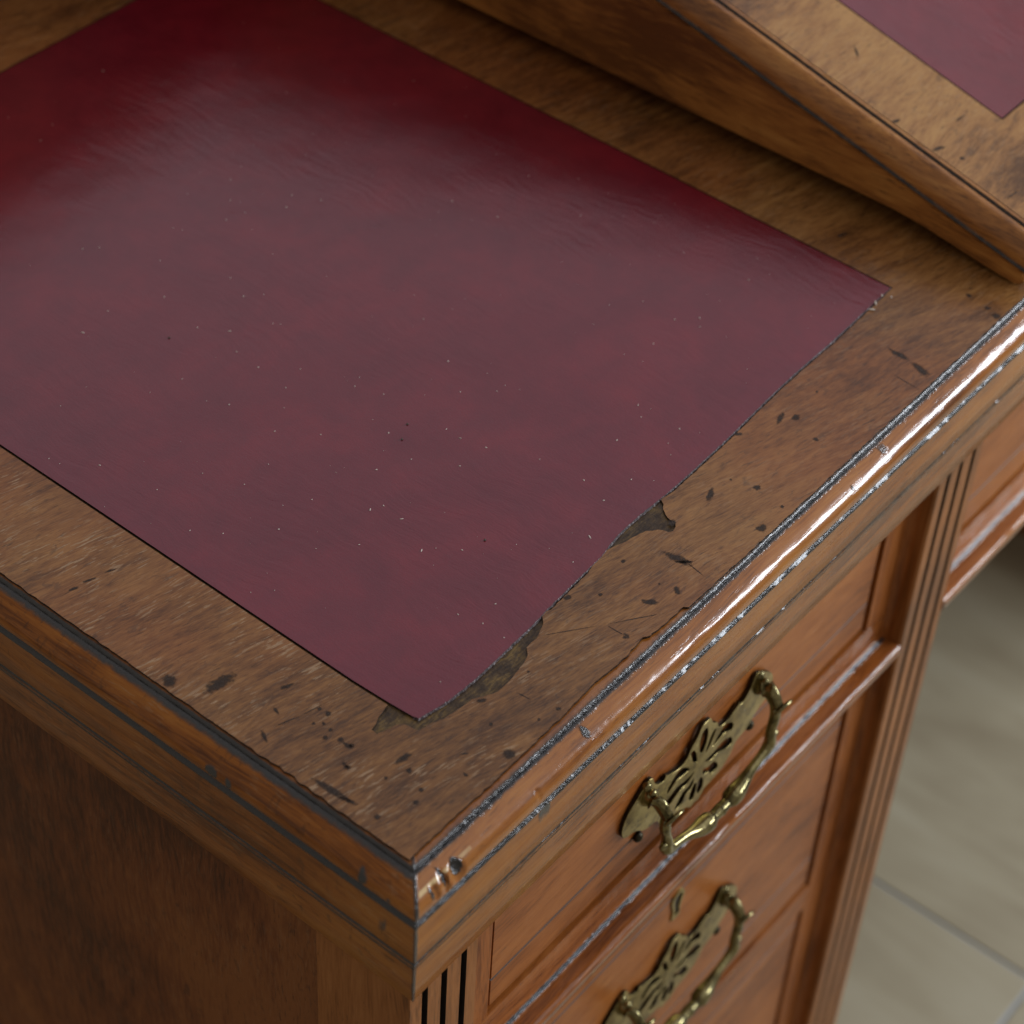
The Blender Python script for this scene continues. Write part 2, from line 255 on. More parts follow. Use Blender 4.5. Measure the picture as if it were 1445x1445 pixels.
# ------------------------------------------------------------------ mesh helpers
def link(name, me, mats, parent=None, smooth=False):
    o = bpy.data.objects.new(name, me); COL.objects.link(o)
    for m in (mats if isinstance(mats, (list, tuple)) else [mats]): me.materials.append(m)
    if smooth: me.polygons.foreach_set('use_smooth', [True]*len(me.polygons))
    if parent: o.parent = parent
    me.update(); return o
def mesh(name, vs, fs, mats, parent=None, smooth=False, mi=None):
    me = bpy.data.meshes.new(name); me.from_pydata(vs, [], fs)
    if mi: me.polygons.foreach_set('material_index', mi)
    return link(name, me, mats, parent, smooth)
def from_bm(name, bm, mats, parent=None, smooth=False):
    bmesh.ops.recalc_face_normals(bm, faces=bm.faces)
    me = bpy.data.meshes.new(name); bm.to_mesh(me); bm.free()
    return link(name, me, mats, parent, smooth)
def box(name, x0, x1, y0, y1, z0, z1, mat, parent=None, bev=.0008):
    bm = bmesh.new(); bmesh.ops.create_cube(bm, size=1)
    for v in bm.verts: v.co = ((x0+x1)/2+v.co.x*(x1-x0), (y0+y1)/2+v.co.y*(y1-y0), (z0+z1)/2+v.co.z*(z1-z0))
    if bev: bmesh.ops.bevel(bm, geom=bm.edges[:], offset=bev, segments=2, affect='EDGES', profile=.6)
    return from_bm(name, bm, mat, parent)
def extrude_x(name, prof, x0, x1, mats, parent, mi=None, n=1, jit=0.0):
    """closed (y,z) section swept along x; mi = material per section edge"""
    k = len(prof); vs = []; fs = []; mm = []
    for j in range(n+1):
        x = x0+(x1-x0)*j/n
        for i, (y, z) in enumerate(prof):
            d = jit*noise.noise(Vector((x*60, y*300, z*300))) if jit else 0
            vs.append((x, y+d, z+d*.5))
    for j in range(n):
        for i in range(k):
            a, b = j*k+i, j*k+(i+1) % k
            fs.append((a, b, b+k, a+k)); mm.append(mi[i] if mi else 0)
    fs.append(tuple(range(k))[::-1]); mm.append(0); fs.append(tuple(n*k+i for i in range(k))); mm.append(0)
    o = mesh(name, vs, fs, mats, parent, False, mm)
    bm = bmesh.new(); bm.from_mesh(o.data); bmesh.ops.recalc_face_normals(bm, faces=bm.faces); bm.to_mesh(o.data); bm.free()
    return o
def tube(bm, pts, rad, seg=12, cap=True):
    """tube of varying radius along a smooth path"""
    P = [Vector(p) for p in pts]; rings = []
    up = Vector((0, 1, 0))
    for i, p in enumerate(P):
        d = (P[min(i+1, len(P)-1)]-P[max(i-1, 0)]).normalized()
        a = d.cross(up).normalized(); b = a.cross(d).normalized(); r = rad[i]
        rx, ry = r if isinstance(r, tuple) else (r, r)
        rings.append([bm.verts.new(p+a*rx*math.cos(2*math.pi*k/seg)+b*ry*math.sin(2*math.pi*k/seg)) for k in range(seg)])
    for i in range(len(P)-1):
        for k in range(seg): bm.faces.new((rings[i][k], rings[i][(k+1) % seg], rings[i+1][(k+1) % seg], rings[i+1][k]))
    if cap: bm.faces.new(rings[0][::-1]); bm.faces.new(rings[-1])
def ball(bm, c, r, sc=(1,1,1), seg=12):
    g = bmesh.ops.create_uvsphere(bm, u_segments=seg, v_segments=seg*2//3, radius=r)
    for v in g['verts']: v.co = Vector((v.co.x*sc[0], v.co.y*sc[1], v.co.z*sc[2]))+Vector(c)
def catmull(pts, n=6):
    P = [Vector(p) for p in pts]; out = []
    for i in range(len(P)-1):
        p0, p1, p2, p3 = P[max(i-1,0)], P[i], P[i+1], P[min(i+2,len(P)-1)]
        for k in range(n):
            t = k/n; out.append(.5*((2*p1)+(p2-p0)*t+(2*p0-5*p1+4*p2-p3)*t*t+(3*p1-p0-3*p2+p3)*t**3))
    out.append(P[-1]); return out

def sweep(name, prof, pfun, ts, mat, parent, jit=.00010, seed=0, dent=None, gfun=None, gloss=None):
    """edge moulding: prof = [(out, z, grime)], pfun(t, out, z) -> point; grime stored as a point attribute"""
    k = len(prof); vs = []; gr = []; fs = []; gl_ = []
    for t in ts:
        for i, (o_, z_, g_) in enumerate(prof):
            w1 = noise.noise(Vector((t*70+seed, i*1.7, seed))); w2 = noise.noise(Vector((t*420+seed, i*3.3, seed+9)))
            d = (jit*1.2*w1+jit*w2*(.4+2.2*g_))
            oo, zz = o_+d, z_+d*.8
            if dent: oo, zz = dent(t, oo, zz)
            vs.append(pfun(t, oo, zz)); gr.append(gfun(t, o_, z_, g_, i) if gfun else g_); gl_.append(1.0 if gloss is None or i < gloss else .10)
    for j in range(len(ts)-1):
        for i in range(k-1): fs.append((j*k+i, j*k+i+1, (j+1)*k+i+1, (j+1)*k+i))
    o = mesh(name, vs, fs, mat, parent, True)
    a = o.data.attributes.new('grime', 'FLOAT', 'POINT'); a.data.foreach_set('value', gr)
    a = o.data.attributes.new('gloss', 'FLOAT', 'POINT'); a.data.foreach_set('value', gl_)
    # keep hard arrises hard
    bm = bmesh.new(); bm.from_mesh(o.data); bmesh.ops.recalc_face_normals(bm, faces=bm.faces)
    for e in bm.edges:
        if len(e.link_faces) == 2 and e.calc_face_angle(0) > .75: e.smooth = False
    bm.to_mesh(o.data); bm.free()
    return o

# ================================================================== FLOOR
for nm, ob in (('grout', None),):
    g = box('floor', -2.2, 3.4, -2.2, 3.4, -.80, -.7315, m_grout, None, 0); g['kind'] = 'structure'
ti = 0
xs = [.632+.6*i for i in range(-4, 5)]; ys = [-.043+.6*i for i in range(-3, 5)]
tile_me = None
for x in xs:
    for y in ys:
        if tile_me is None:
            o = box('tile', .0015, .5985, .0015, .5985, -.7312, -.73, m_til, g, .0006); tile_me = o.data
        else:
            o = bpy.data.objects.new('tile', tile_me); COL.objects.link(o); o.parent = g
        o.location = (x, y, 0)

# ================================================================== DESK
desk = bpy.data.objects.new('writing_desk', None); COL.objects.link(desk)
desk['label'] = 'antique mahogany pedestal desk with red leather writing top, sloping lid and brass drawer handles'
desk['category'] = 'desk'
sub = box('top_board', .012, DW-.012, .012, DD-.004, -.060, -.0009, m_sub, desk, 0)

# veneer: outline with worn, chipped outer edges
def frac(x, a, s=1.0): return a*noise.noise(Vector((x*s, 3.3, 1.1)))
out = []
x = .0012
edge_k = [(0.0,.0030),(.0035,.0032),(.025,.0032),(.051,.0030),(.083,.0034),(.1036,.0048),(.112,.0038),(.1207,.0036),(.1260,.0042),(.1325,.0050),(.1350,.0032),(.1402,.0028),(.1500,.0026),(.1545,.0026),(.1558,.0010),(.19,.0008),(.30,.0006),(DW,.0006)]
def edge_y(x):
    for (a, b), (c, d) in zip(edge_k, edge_k[1:]):
        if a <= x <= c: return b+(d-b)*(x-a)/(c-a)
    return .0006
while x < DW-.002:
    out.append((x, max(.0003, edge_y(x)+frac(x, .00050, 260)+frac(x+9, .00025, 900)))); x += .0013 if x < .45 else .02
out += [(DW-.001, .001), (DW-.001, DD-.002), (.0012, DD-.002)]
y = .30
chip = [(.0354,-.0004),(.0420,.0014),(.0498,.0010),(.0560,.0016),(.0620,.0018),(.0650,.0002),(.0684,.0006)]
while y > .0065:
    xx = .0011+frac(y+20, .00045, 200)+frac(y+30, .0002, 800)
    for (a, b) in chip:
        if abs(y-a) < .0035: xx += b*.5*(1-abs(y-a)/.0035)
    out.append((max(.0003, xx), y)); y -= .0013
# opening for the leather, with the three patches where veneer has broken away
hole = []
n = len(LEATHER)
cen = Vector((.208, .245))
def off(i):
    p0, p1, p2 = (Vector(LEATHER[(i+k) % n]) for k in (-1, 0, 1))
    d = (p2-p0).normalized(); return p1+Vector((d.y, -d.x))*.0010
def j2(p, a=.0003): return (p[0]+a*noise.noise(Vector((p[0]*700, p[1]*700, 1))), p[1]+a*noise.noise(Vector((p[0]*700, p[1]*700, 5))))
def dens(pts, st=.0013):
    o = []
    for a, b in zip(pts, pts[1:]):
        a, b = Vector(a), Vector(b); k = max(1, int((b-a).length/st))
        o += [tuple(a.lerp(b, i/k)) for i in range(k)]
    return o+[tuple(pts[-1])]
offs = [off(i) for i in range(n)]
front = [p for p in offs[1:29]]
path = [offs[42], (0.0466, .0528)] + PC[1:-1] + PA + [p for p in front if p.x > .1175 and p.x < .1530] + PB + [p for p in front if p.x > .1965]
path = dens([tuple(p) for p in path])
path = [j2(p, .00035) for p in path]
hole = path + [tuple(p) for p in offs[29:42]]
def slab2(name, outline, holes, z0, z1, mats, parent, side=1):
    bm = bmesh.new(); es = []
    for pts in [outline]+list(holes):
        v = [bm.verts.new((p[0], p[1], z1)) for p in pts]
        es += [bm.edges.new((v[i], v[(i+1) % len(v)])) for i in range(len(v))]
    bmesh.ops.triangle_fill(bm, edges=es, use_beauty=True)
    def inside(p, pts):
        c = False
        for i in range(len(pts)):
            (x1, y1), (x2, y2) = pts[i][:2], pts[i-1][:2]
            if (y1 > p.y) != (y2 > p.y) and p.x < (x2-x1)*(p.y-y1)/(y2-y1)+x1: c = not c
        return c
    bad = [f for f in bm.faces if any(inside(f.calc_center_median(), h) for h in holes) or not inside(f.calc_center_median(), outline)]
    if bad: bmesh.ops.delete(bm, geom=bad, context='FACES_ONLY')
    for f in bm.faces:
        f.normal_update()
        if f.normal.z < 0: f.normal_flip()
    bnd = [e for e in bm.edges if len(e.link_faces) == 1]
    r = bmesh.ops.extrude_edge_only(bm, edges=bnd)
    for g_ in r['geom']:
        if isinstance(g_, bmesh.types.BMVert): g_.co.z = z0
        elif isinstance(g_, bmesh.types.BMFace): g_.material_index = side
    loose = [e for e in bm.edges if not e.link_faces]
    if loose: bmesh.ops.delete(bm, geom=loose, context='EDGES')
    me = bpy.data.meshes.new(name); bm.to_mesh(me); bm.free()
    return link(name, me, mats, parent)
ven = slab2('veneer_border', out, [hole], -.00098, 0.0, [m_top, m_dark], desk)
fr = [j2(p, .00028) for p in dens([LEATHER[i] for i in range(29)], .0008)]
lea = slab2('leather_inset', fr+[tuple(p) for p in LEATHER[29:]], [], -.0009, .00015, [m_lea, m_dark], desk)
# frayed rim of the leather along its worn front edge: a thin irregular strip
vs = []; fs = []
for i, p in enumerate(fr):
    a = fr[max(i-1, 0)]; b = fr[min(i+1, len(fr)-1)]
    d = Vector((b[0]-a[0], b[1]-a[1])).normalized(); nrm = Vector((d.y, -d.x))
    w = .00045+.0006*abs(noise.noise(Vector((p[0]*500, 2, 2))))
    vs += [(p[0], p[1], .00022), (p[0]+nrm.x*w, p[1]+nrm.y*w, -.0006)]
for i in range(len(fr)-1): fs.append((2*i, 2*i+1, 2*i+3, 2*i+2))
mesh('leather_frayed_edge', vs, fs, m_fray, desk)
# right-hand leather (other pedestal)
def stain_mesh(name, lst, z):
    vs = []; fs = []; at = []
    for (x, y, a, b, r) in lst:
        b0 = len(vs); N = 20; ca, sa = math.cos(r), math.sin(r); vs.append((x, y, z)); at.append(1.0)
        a *= 1.15; b *= 1.35
        for q, (f_, v_) in enumerate(((.50, .75), (1.0, .0))):
            for k in range(N):
                th = 2*math.pi*k/N; w = f_*(1+.28*noise.noise(Vector((math.cos(th)*1.3+x*500, math.sin(th)*1.3+y*500, 0))))
                px, py = a*math.cos(th)*w, b*math.sin(th)*w
                vs.append((x+px*ca-py*sa, y+px*sa+py*ca, z)); at.append(v_)
        for k in range(N):
            fs.append((b0, b0+1+k, b0+1+(k+1) % N)); fs.append((b0+1+k, b0+1+N+k, b0+1+N+(k+1) % N, b0+1+(k+1) % N))
    o = mesh(name, vs, fs, m_ink, desk); o['kind'] = 'stuff'
    q = o.data.attributes.new('soft', 'FLOAT', 'POINT'); q.data.foreach_set('value', at); return o
stain_mesh('ink_stains', ST_TOP, .00003)
# ---- edge moulding
PR = [(-.0125,-.0011,0),(-.0034,-.0012,.1),(-.0017,-.0010,.35),(-.0008,-.0011,.6),(-.0002,-.0015,.9),(.0003,-.0022,1),(.0004,-.0028,1),(.0011,-.0027,.9)]
o_, z_ = .0011, -.0027
for k in range(16):
    A_, p0, p1 = (.0074/8, 14+32*(k+.5)/8, 0) if k < 8 else (.0088/8, 46+72*(k-7.5)/8, 0)
    o_ += A_*math.cos(math.radians(p0)); z_ -= A_*math.sin(math.radians(p0))
    PR.append((o_, z_, [.45,.18,.04,0,0,0,0,0,0,0,0,0,0,0,.1,.3][k]))
PR += [(.0070,-.0150,.9),(.0063,-.0157,1),(.0063,-.0164,1),(.0066,-.0170,1),(.0077,-.0181,1),(.0083,-.0189,1),(.0083,-.0197,.3),(.0080,-.0208,0),(.0079,-.0300,0),(.0079,-.0396,0),(.0076,-.0400,1),(.0075,-.0410,1),(.0078,-.0415,.55),(.0078,-.0427,.5),(.0075,-.0432,1),(.0072,-.0446,1),(.0069,-.0455,.6),(.0067,-.0463,0),(.0059,-.0560,0),(.0054,-.0672,0),(.0046,-.0684,.4),(.0030,-.0687,.3),(-.0300,-.0687,0)]
tf = [-.001]; t = 0.0
tf = []
while t < .12: tf.append(t); t += .0007
while t < .50: tf.append(t); t += .0016
while t < DW: tf.append(t); t += .02
tf.append(DW)
def pf(t, o, z): return (t-o*(1-t/.02) if t < .02 else t, -o, z)
DENT = [(.0125,.0060,.0036,.0034,.0026),(.0065,.0060,.0019,.0040,.0018),(.0012,.0062,.0014,.0032,.0012),(.056,.0055,.0010,.0020,.0006)]
def dent(t, o, z):
    s = 0
    xx = t-o*(1-t/.02) if t < .02 else t
    for (cx, co, rx, rz, dp) in DENT:
        zc = -.0083
        q = ((xx-cx)/rx)**2+((z-zc)/rz)**2
        if q < 1: s = max(s, dp*(1-q)**.5*(.75+.5*noise.noise(Vector((xx*900, z*900, 2)))))
    return o-s*.8, z-s*.45
def spotty(spots, mitre=.0011):
    def f(t, o, z, g, i):
        x = t-o*(1-t/.02) if t < .02 else t
        if t < mitre: g = max(g, .8)
        for (cx, cz, rx, rz, a) in spots:
            q = ((x-cx)/rx)**2+((z-cz)/rz)**2
            if q < 1: g = max(g, a*min(1, 2*(1-q)))
        return g
    return f
gf = spotty([(.0133,-.0070,.0030,.0034,1),(.0065,-.0066,.0012,.0036,1),(-.0003,-.0078,.0009,.0030,.9),(.0862,-.0045,.0020,.0016,.9),(.2560,-.0060,.0012,.0012,.8),(.2820,-.0040,.0030,.0014,.7),(.0610,-.0205,.004,.0012,1)])
def gf2(t, o, z, g, i):
    v = gf(t, o, z, g, i)
    if t < .022 and 13 <= i <= 14 and v < .3: v = -1.0+.5*(t/.022)
    return v
sweep('edge_moulding', PR, pf, tf, m_edge_f, desk, .00010, 3, dent, gf2, 29)
tl = []; t = 0
while t < .26: tl.append(t); t += .0014
while t < DD: tl.append(t); t += .02
tl.append(DD)
def pl(t, o, z): return (-o, t-o*(1-t/.02) if t < .02 else t, z)
gl = spotty([(.0845,-.0105,.0034,.0030,1),(.0765,-.0110,.0014,.0034,1),(.0150,-.0100,.0022,.0046,1),(.0100,-.0240,.0036,.0024,.8),(.0062,-.0300,.0020,.0016,.7),(.0030,-.0120,.0020,.0020,.9)])
BANDL = {8:.8, 9:.6, 10:.25}  # spreads the grime and its painted sheen on to the bead
sweep('edge_moulding', PR, pl, tl, m_edge_l, desk, .00008, 31, None, lambda t, o, z, g, i: max(gl(t, o, z, [.05,.1,.15,.5,.9,1,1,.95][i] if i < 8 else g, i), BANDL.get(i, 0)))

# ---- pedestal
W0, W1 = 0.0, .400
box('carcass', .0055, .396, .046, DD-.02, -.70, -.0612, m_carc, desk, 0)
def pilaster(x0, x1, yb=.028):
    w = x1-x0; y0 = .0012; dp = .0045; fw = .0034
    pr = [(x0, yb), (x0, y0+.0012), (x0+.0012, y0)]; mi = [0, 0, 0]
    for c in (.235, .505, .785):
        a = x0+c*w-fw/2; b = a+fw
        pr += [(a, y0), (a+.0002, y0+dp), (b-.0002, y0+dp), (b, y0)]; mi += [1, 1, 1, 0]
    pr += [(x1-.0008, y0), (x1, y0+.0008), (x1, yb)]; mi += [0, 0, 0]
    vs = [(x, y, -.0660) for x, y in pr]+[(x, y, -.70) for x, y in pr]; k = len(pr); fs = []; mm = []
    for i in range(k): fs.append((i, (i+1) % k, k+(i+1) % k, k+i)); mm.append(mi[i])
    return mesh('pilaster', vs, fs, [m_upr, m_dark], desk, False, mm)
pilaster(.0, .0397, .0453); pilaster(.360, .400)
FY = .0108     # frame plane
DY = .0122     # drawer plane
def drawer(x0, x1, z0, z1, n0, n1, mat=m_drawer):
    """front board with an incised line n0 (lower) and n1 (upper)"""
    y = DY; b = .0009
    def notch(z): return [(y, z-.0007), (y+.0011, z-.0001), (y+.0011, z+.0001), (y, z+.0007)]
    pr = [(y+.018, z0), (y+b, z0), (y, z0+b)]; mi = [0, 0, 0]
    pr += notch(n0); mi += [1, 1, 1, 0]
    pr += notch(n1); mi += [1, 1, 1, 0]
    pr += [(y, z1-b), (y+b, z1), (y+.018, z1)]; mi += [0, 0, 0]
    return extrude_x('drawer', pr, x0, x1, [mat, m_dark], desk, mi, 40, .00008)
d1 = drawer(.0635, .3365, -.1665, -.0730, -.1480, -.0920)
d2 = drawer(.0635, .3365, -.3635, -.2080, -.3395, -.2325)
d3 = drawer(.0635, .3365, -.5600, -.3885, -.5360, -.3975)
dc = drawer(.4035, 1.0165, -.1665, -.0730, -.1480, -.0920)
for a, b in ((.0397, .0608), (.3392, .3600)):
    o = box('stile', a, b, FY, .030, -.66, -.0660, m_stile, desk, .0006)
# small cove in the corner between stile and pilaster
for sx, s in ((.0397, 1), (.3600, -1)):
    pts = [(0, 0)]+[(.0045-.0045*math.sin(math.radians(q)), -.0045+.0045*math.cos(math.radians(q))) for q in range(0, 91, 15)]
    vs = [(sx+s*px, FY+py, zz) for zz in (-.0660, -.66) for px, py in pts]; k = len(pts)
    mesh('cove_bead', vs, [(i, (i+1) % k, k+(i+1) % k, k+i) for i in range(k)], m_stile, desk, False)
RP = [(FY+.015,-.1685,0),(FY,-.1688,.3),(FY-.0001,-.1868,.1),(FY-.0007,-.1881,1),(FY-.0014,-.1887,.8),(.0080,-.1889,0),(.0068,-.1889,0),(.0045,-.1886,0),(0.00270,-0.18860,0),(0.00208,-0.18868,0),(0.00150,-0.18892,0),(0.00100,-0.18930,0),(0.00062,-0.18980,0),(0.00038,-0.19038,0),(0.00030,-0.19100,0),(0.00038,-0.19162,0),(.0006,-.1940,0),(.0012,-.1965,0),(.0030,-.1970,.2),(FY+.004,-.1972,.3)]
def rail(x0, x1, seed):
    n_ = int((x1-x0)/.0012); ts = [x0+(x1-x0)*i/n_ for i in range(n_+1)]
    return sweep('drawer_rail', [(-y, z, g_) for y, z, g_ in RP], lambda t, o, z: (t, -o, z), ts, m_rail, desk, .00016, seed)
rail(.0398, .3599, 50); rail(.4001, 1.0199, 77)
box('drawer_rail', .0608, .3392, FY, .03, -.3862, -.3660, m_drawer, desk, .0006)
box('drawer_rail', .0608, .3392, FY, .03, -.2060, -.1975, m_drawer, desk, .0004)
box('drawer_rail', .0608, .3392, FY, .03, -.66, -.5620, m_drawer, desk, .0006)
box('plinth', -.008, .408, -.006, DD-.01, -.7296, -.660, m_drawer, desk, .002)
# end of the pedestal: upright and recessed panel
box('end_stile', .0, .020, .56, DD-.02, -.70, -.0660, m_upr, desk, .0006)
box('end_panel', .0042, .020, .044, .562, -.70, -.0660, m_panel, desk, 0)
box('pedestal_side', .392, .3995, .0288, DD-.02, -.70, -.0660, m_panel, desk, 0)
# kneehole and the second pedestal
box('kneehole_frieze_back', .400, 1.020, .032, .060, -.190, -.0612, m_carc, desk, 0)
box('second_pedestal', 1.020, 1.420, .002, DD-.02, -.7296, -.0660, m_upr, desk, .002)
box('back_board', .400, 1.020, DD-.04, DD-.03, -.40, -.0612, m_carc, desk, 0)

# ---- sloping lid
TH = math.atan(.241); ct, st_ = math.cos(TH), math.sin(TH)
XL, XR = .4057, 1.0143
def zA(y): return .0094+.241*(y-.0104)
pan = [(.496,.0080),(.085,.0084),(.070,.0082),(.055,.0069),(.040,.0047),(.026,.0025),(.014,.0009),(.0085,.0004),(.0058,.0012),(.0044,.0034),(.0042,.0058),(.0050,zA(.0050)),(.496,zA(.496))]
for a, b in ((XL, XL+.012), (XR-.012, XR)): 
    o = extrude_x('lid_side', pan, a, b, [m_lidside], desk)
    bm = bmesh.new(); bm.from_mesh(o.data)
    bmesh.ops.bevel(bm, geom=[e for e in bm.edges if abs((e.verts[0].co-e.verts[1].co).x) < 1e-5], offset=.0007, segments=2, affect='EDGES')
    bm.to_mesh(o.data); bm.free()
body = [(.494,.012),(.10,.012),(.06,.0105),(.02,.0065),(.0105,.0055),(.0105,zA(.0105)+.010),(.494,zA(.494)+.010)]
extrude_x('lid_core', body, XL+.012, XR-.012, [m_carc], desk)
box('lid_bearer', XL+.030, XR-.030, .13, .49, .0002, .0095, m_carc, desk, 0)
LP = [(-.0095,.0003,.2),(.0000,.0002,.45),(.0001,.0006,.8),(-.0006,.0013,.8)]
for k in range(0, 10):
    a = math.radians(90-k*10); LP.append((-.0006-.0074*(1-math.sin(a)), .0020+.0114*math.cos(a), [.45,.15,0,0,0,0,0,0,0,.15][k]))
LP += [(-.0084,.0132,.9),(-.0088,.0128,1),(-.0093,.0136,.9),(-.0098,.0143,.3),(-.0125,.0144,0)]
Y0 = .0042
def lid_pt(x, s, h):   # s along the slope from the front end, h above the lid plane
    return (x, Y0+s*ct-h*st_, zA(Y0)+s*st_+h*ct)
SL = (.494-Y0)/ct
ls = [SL*i/260 for i in range(261)]
sweep('lid_moulding', LP, lambda t, o, h: lid_pt(XL-o, max(t, 0) + (-o if t < .02 else 0)*(1-t/.02) if t < .02 else t, h), ls, m_lidedge, desk, .00010, 91)
fx = [XL+(XR-XL)*i/120 for i in range(121)]
def lf(t, o, h):
    x = t
    if t < XL+.02: x = t-o*(1-(t-XL)/.02)
    return lid_pt(x, -o, h)
sweep('lid_moulding', LP, lf, fx, m_lidedge, desk, .00010, 61)
# lid veneer and its own leather, both laid on the slope
def slope_obj(o):
    for v in o.data.vertices:
        x_, s_, h_ = v.co; v.co = lid_pt(x_, s_, h_)
    o.data.update()
lx0, ls0, lx1, ls1 = .4632, .0563, .9570, .430
def rect(a, b, c, d, st=None): return [(a, b), (c, b), (c, d), (a, d)]
vo = [(XL+.0120, .0120)]
vo = rect(XL+.0112, .0112, XR-.0112, SL-.004)
o = slab2('lid_veneer', vo, [rect(lx0-.0008, ls0-.0008, lx1+.0008, ls1+.0008)], .0128, .0146, [m_lidtop, m_dark], desk); slope_obj(o)
o = stain_mesh('ink_stains', [((a_), (b_-Y0-.0146*st_)/ct, c_, d_, e_) for a_, b_, c_, d_, e_ in ST_LID if a_ > .4185], .01463); slope_obj(o)
o = slab2('lid_leather', rect(lx0, ls0, lx1, ls1), [], .0130, .01465, [m_lea, m_dark], desk); slope_obj(o)
extrude_x('lid_core', [(lid_pt(0, a, b)[1], lid_pt(0, a, b)[2]) for a, b in ((.012,.004),(SL-.004,.004),(SL-.004,.0129),(.012,.0129))], XL+.0105, XR-.0105, [m_dark], desk)

# ---- gallery of pigeon-holes along the back, its front just behind the leather
box('gallery_front', .004, DW-.004, .500, .512, .0004, .118, m_panel, desk, .001)
box('gallery_top', -.004, DW+.004, .494, DD, .1182, .130, m_edge_f, desk, .002)
box('gallery_side', .004, .016, .5125, DD-.006, .0004, .118, m_lidside, desk, .001)

# ================================================================== HANDLES (plate, posts, bail are pieces of the drawer they are screwed to)
HALF = [(0,26),(3,25.6),(4.6,22.5),(6.5,19.5),(9,17.8),(10.6,14.5),(12,12.2),(16,11),(20.5,12),(25,14),(26.5,15.5),(27.5,13),(31,13.8),(34.4,17.5),(36.2,22.3),(38.5,23.6),(41.5,22),(45,19),(49.5,15),(53,10),(54.3,4),(53,-1),(50,-3.2),(46,-4),(42,-6.5),(38.5,-9.8),(34,-11.5),(29.5,-12),(27,-15.5),(23,-20.2),(17,-22.8),(11,-23.5),(6.5,-24.4),(3,-28),(0,-27.2)]
HOLES = [[(0.9,6.8),(2.4,13),(2.0,18.5),(0.3,21.2),(-1.8,20.3),(-2.6,14.7),(-1.2,8)],
 [(3.2,3.4),(6.2,6.3),(8.0,11.0),(8.8,13.6),(6.9,13.4),(4.9,9.6)],
 [(8.8,2.6),(12.6,5.8),(17.6,7.6),(22.7,5.2),(22.4,2.6),(17.6,4.0),(13.5,3.4)],
 [(4.2,-3.0),(10.5,-3.4),(16.5,-3.2),(22.8,-5.6),(24.8,-8.9),(20.7,-8.6),(14.0,-6.0),(9.1,-5.6)],
 [(3.6,-8.0),(7.2,-10.2),(10.6,-10.8),(13.8,-14.2),(15.3,-17.4),(11.3,-17.2),(8.6,-13.6),(5.2,-12.2)],
 [(1.0,-14.4),(2.4,-12.4),(4.2,-16.1),(4.4,-20.6),(2.0,-22.8),(0.9,-18.2)]]
def smooth_loop(p, n=3, closed=True):
    o = []; k = len(p)
    for i in range(k):
        p0, p1, p2, p3 = (Vector((*p[(i+q) % k], 0)) for q in (-1, 0, 1, 2))
        for j in range(n):
            t = j/n; v = .5*((2*p1)+(p2-p0)*t+(2*p0-5*p1+4*p2-p3)*t*t+(3*p1-p0-3*p2+p3)*t**3); o.append((v.x, v.y))
    return o
full = HALF + [(-x, z) for x, z in HALF[-2:0:-1]]
def grow(h, k):
    mx = sum(p[0] for p in h)/len(h); mz = sum(p[1] for p in h)/len(h)
    L = max(h, key=lambda p: (p[0]-mx)**2+(p[1]-mz)**2); d = Vector((L[0]-mx, L[1]-mz)).normalized(); nn = Vector((-d.y, d.x)); o = []
    for p in h:
        v = Vector((p[0]-mx, p[1]-mz)); q = d*(v.dot(d)*1.06)+nn*(v.dot(nn)*k); o.append((mx+q.x, mz+q.y))
    return o
HOLES = [grow(HOLES[0], 1.15), grow(HOLES[1], 1.15), grow(HOLES[2], 1.7), grow(HOLES[3], 1.65), grow(HOLES[4], 1.4), grow(HOLES[5], 1.25)]
hs = [smooth_loop(h) for h in HOLES]
hs += [smooth_loop([(-x, z) for x, z in h][::-1]) for h in HOLES[1:]]
def make_plate(parent, cx, cz, y):
    bm = bmesh.new(); es = []
    o_ = smooth_loop(full, 2)
    for pts in [o_]+hs:
        v = [bm.verts.new((p[0]*.001, 0, p[1]*.001)) for p in pts]
        es += [bm.edges.new((v[i], v[(i+1) % len(v)])) for i in range(len(v))]
    bmesh.ops.triangle_fill(bm, edges=es, use_beauty=True)
    def inside(px, pz, pts):
        c = False
        for i in range(len(pts)):
            (x1, y1), (x2, y2) = pts[i], pts[i-1]
            if (y1 > pz) != (y2 > pz) and px < (x2-x1)*(pz-y1)/(y2-y1)+x1: c = not c
        return c
    bad = [f for f in bm.faces for q in [f.calc_center_median()*1000] if any(inside(q.x, q.z, h) for h in hs) or not inside(q.x, q.z, o_)]
    bmesh.ops.delete(bm, geom=list(set(bad)), context='FACES_ONLY')
    r = bmesh.ops.extrude_face_region(bm, geom=bm.faces[:])
    for v in [g_ for g_ in r['geom'] if isinstance(g_, bmesh.types.BMVert)]: v.co.y = -.0017
    bmesh.ops.recalc_face_normals(bm, faces=bm.faces)
    ed = [e for e in bm.edges if all(abs(v.co.y+.0017) < 1e-7 for v in e.verts) and any(abs(f.normal.y) < .5 for f in e.link_faces)]
    for f in bm.faces: f.material_index = 1 if abs(f.normal.y) < .5 else 0
    bmesh.ops.bevel(bm, geom=ed, offset=.00012, segments=1, affect='EDGES', material=0)
    loose = [e for e in bm.edges if not e.link_faces]
    if loose: bmesh.ops.delete(bm, geom=loose, context='EDGES')
    # very slightly dished
    for v in bm.verts: v.co.y += -.0009*(1-min(1, (v.co.x/.055)**2))
    o = from_bm('handle_plate', bm, [m_plate, m_tarnish], parent); o.location = (cx, y, cz); return o
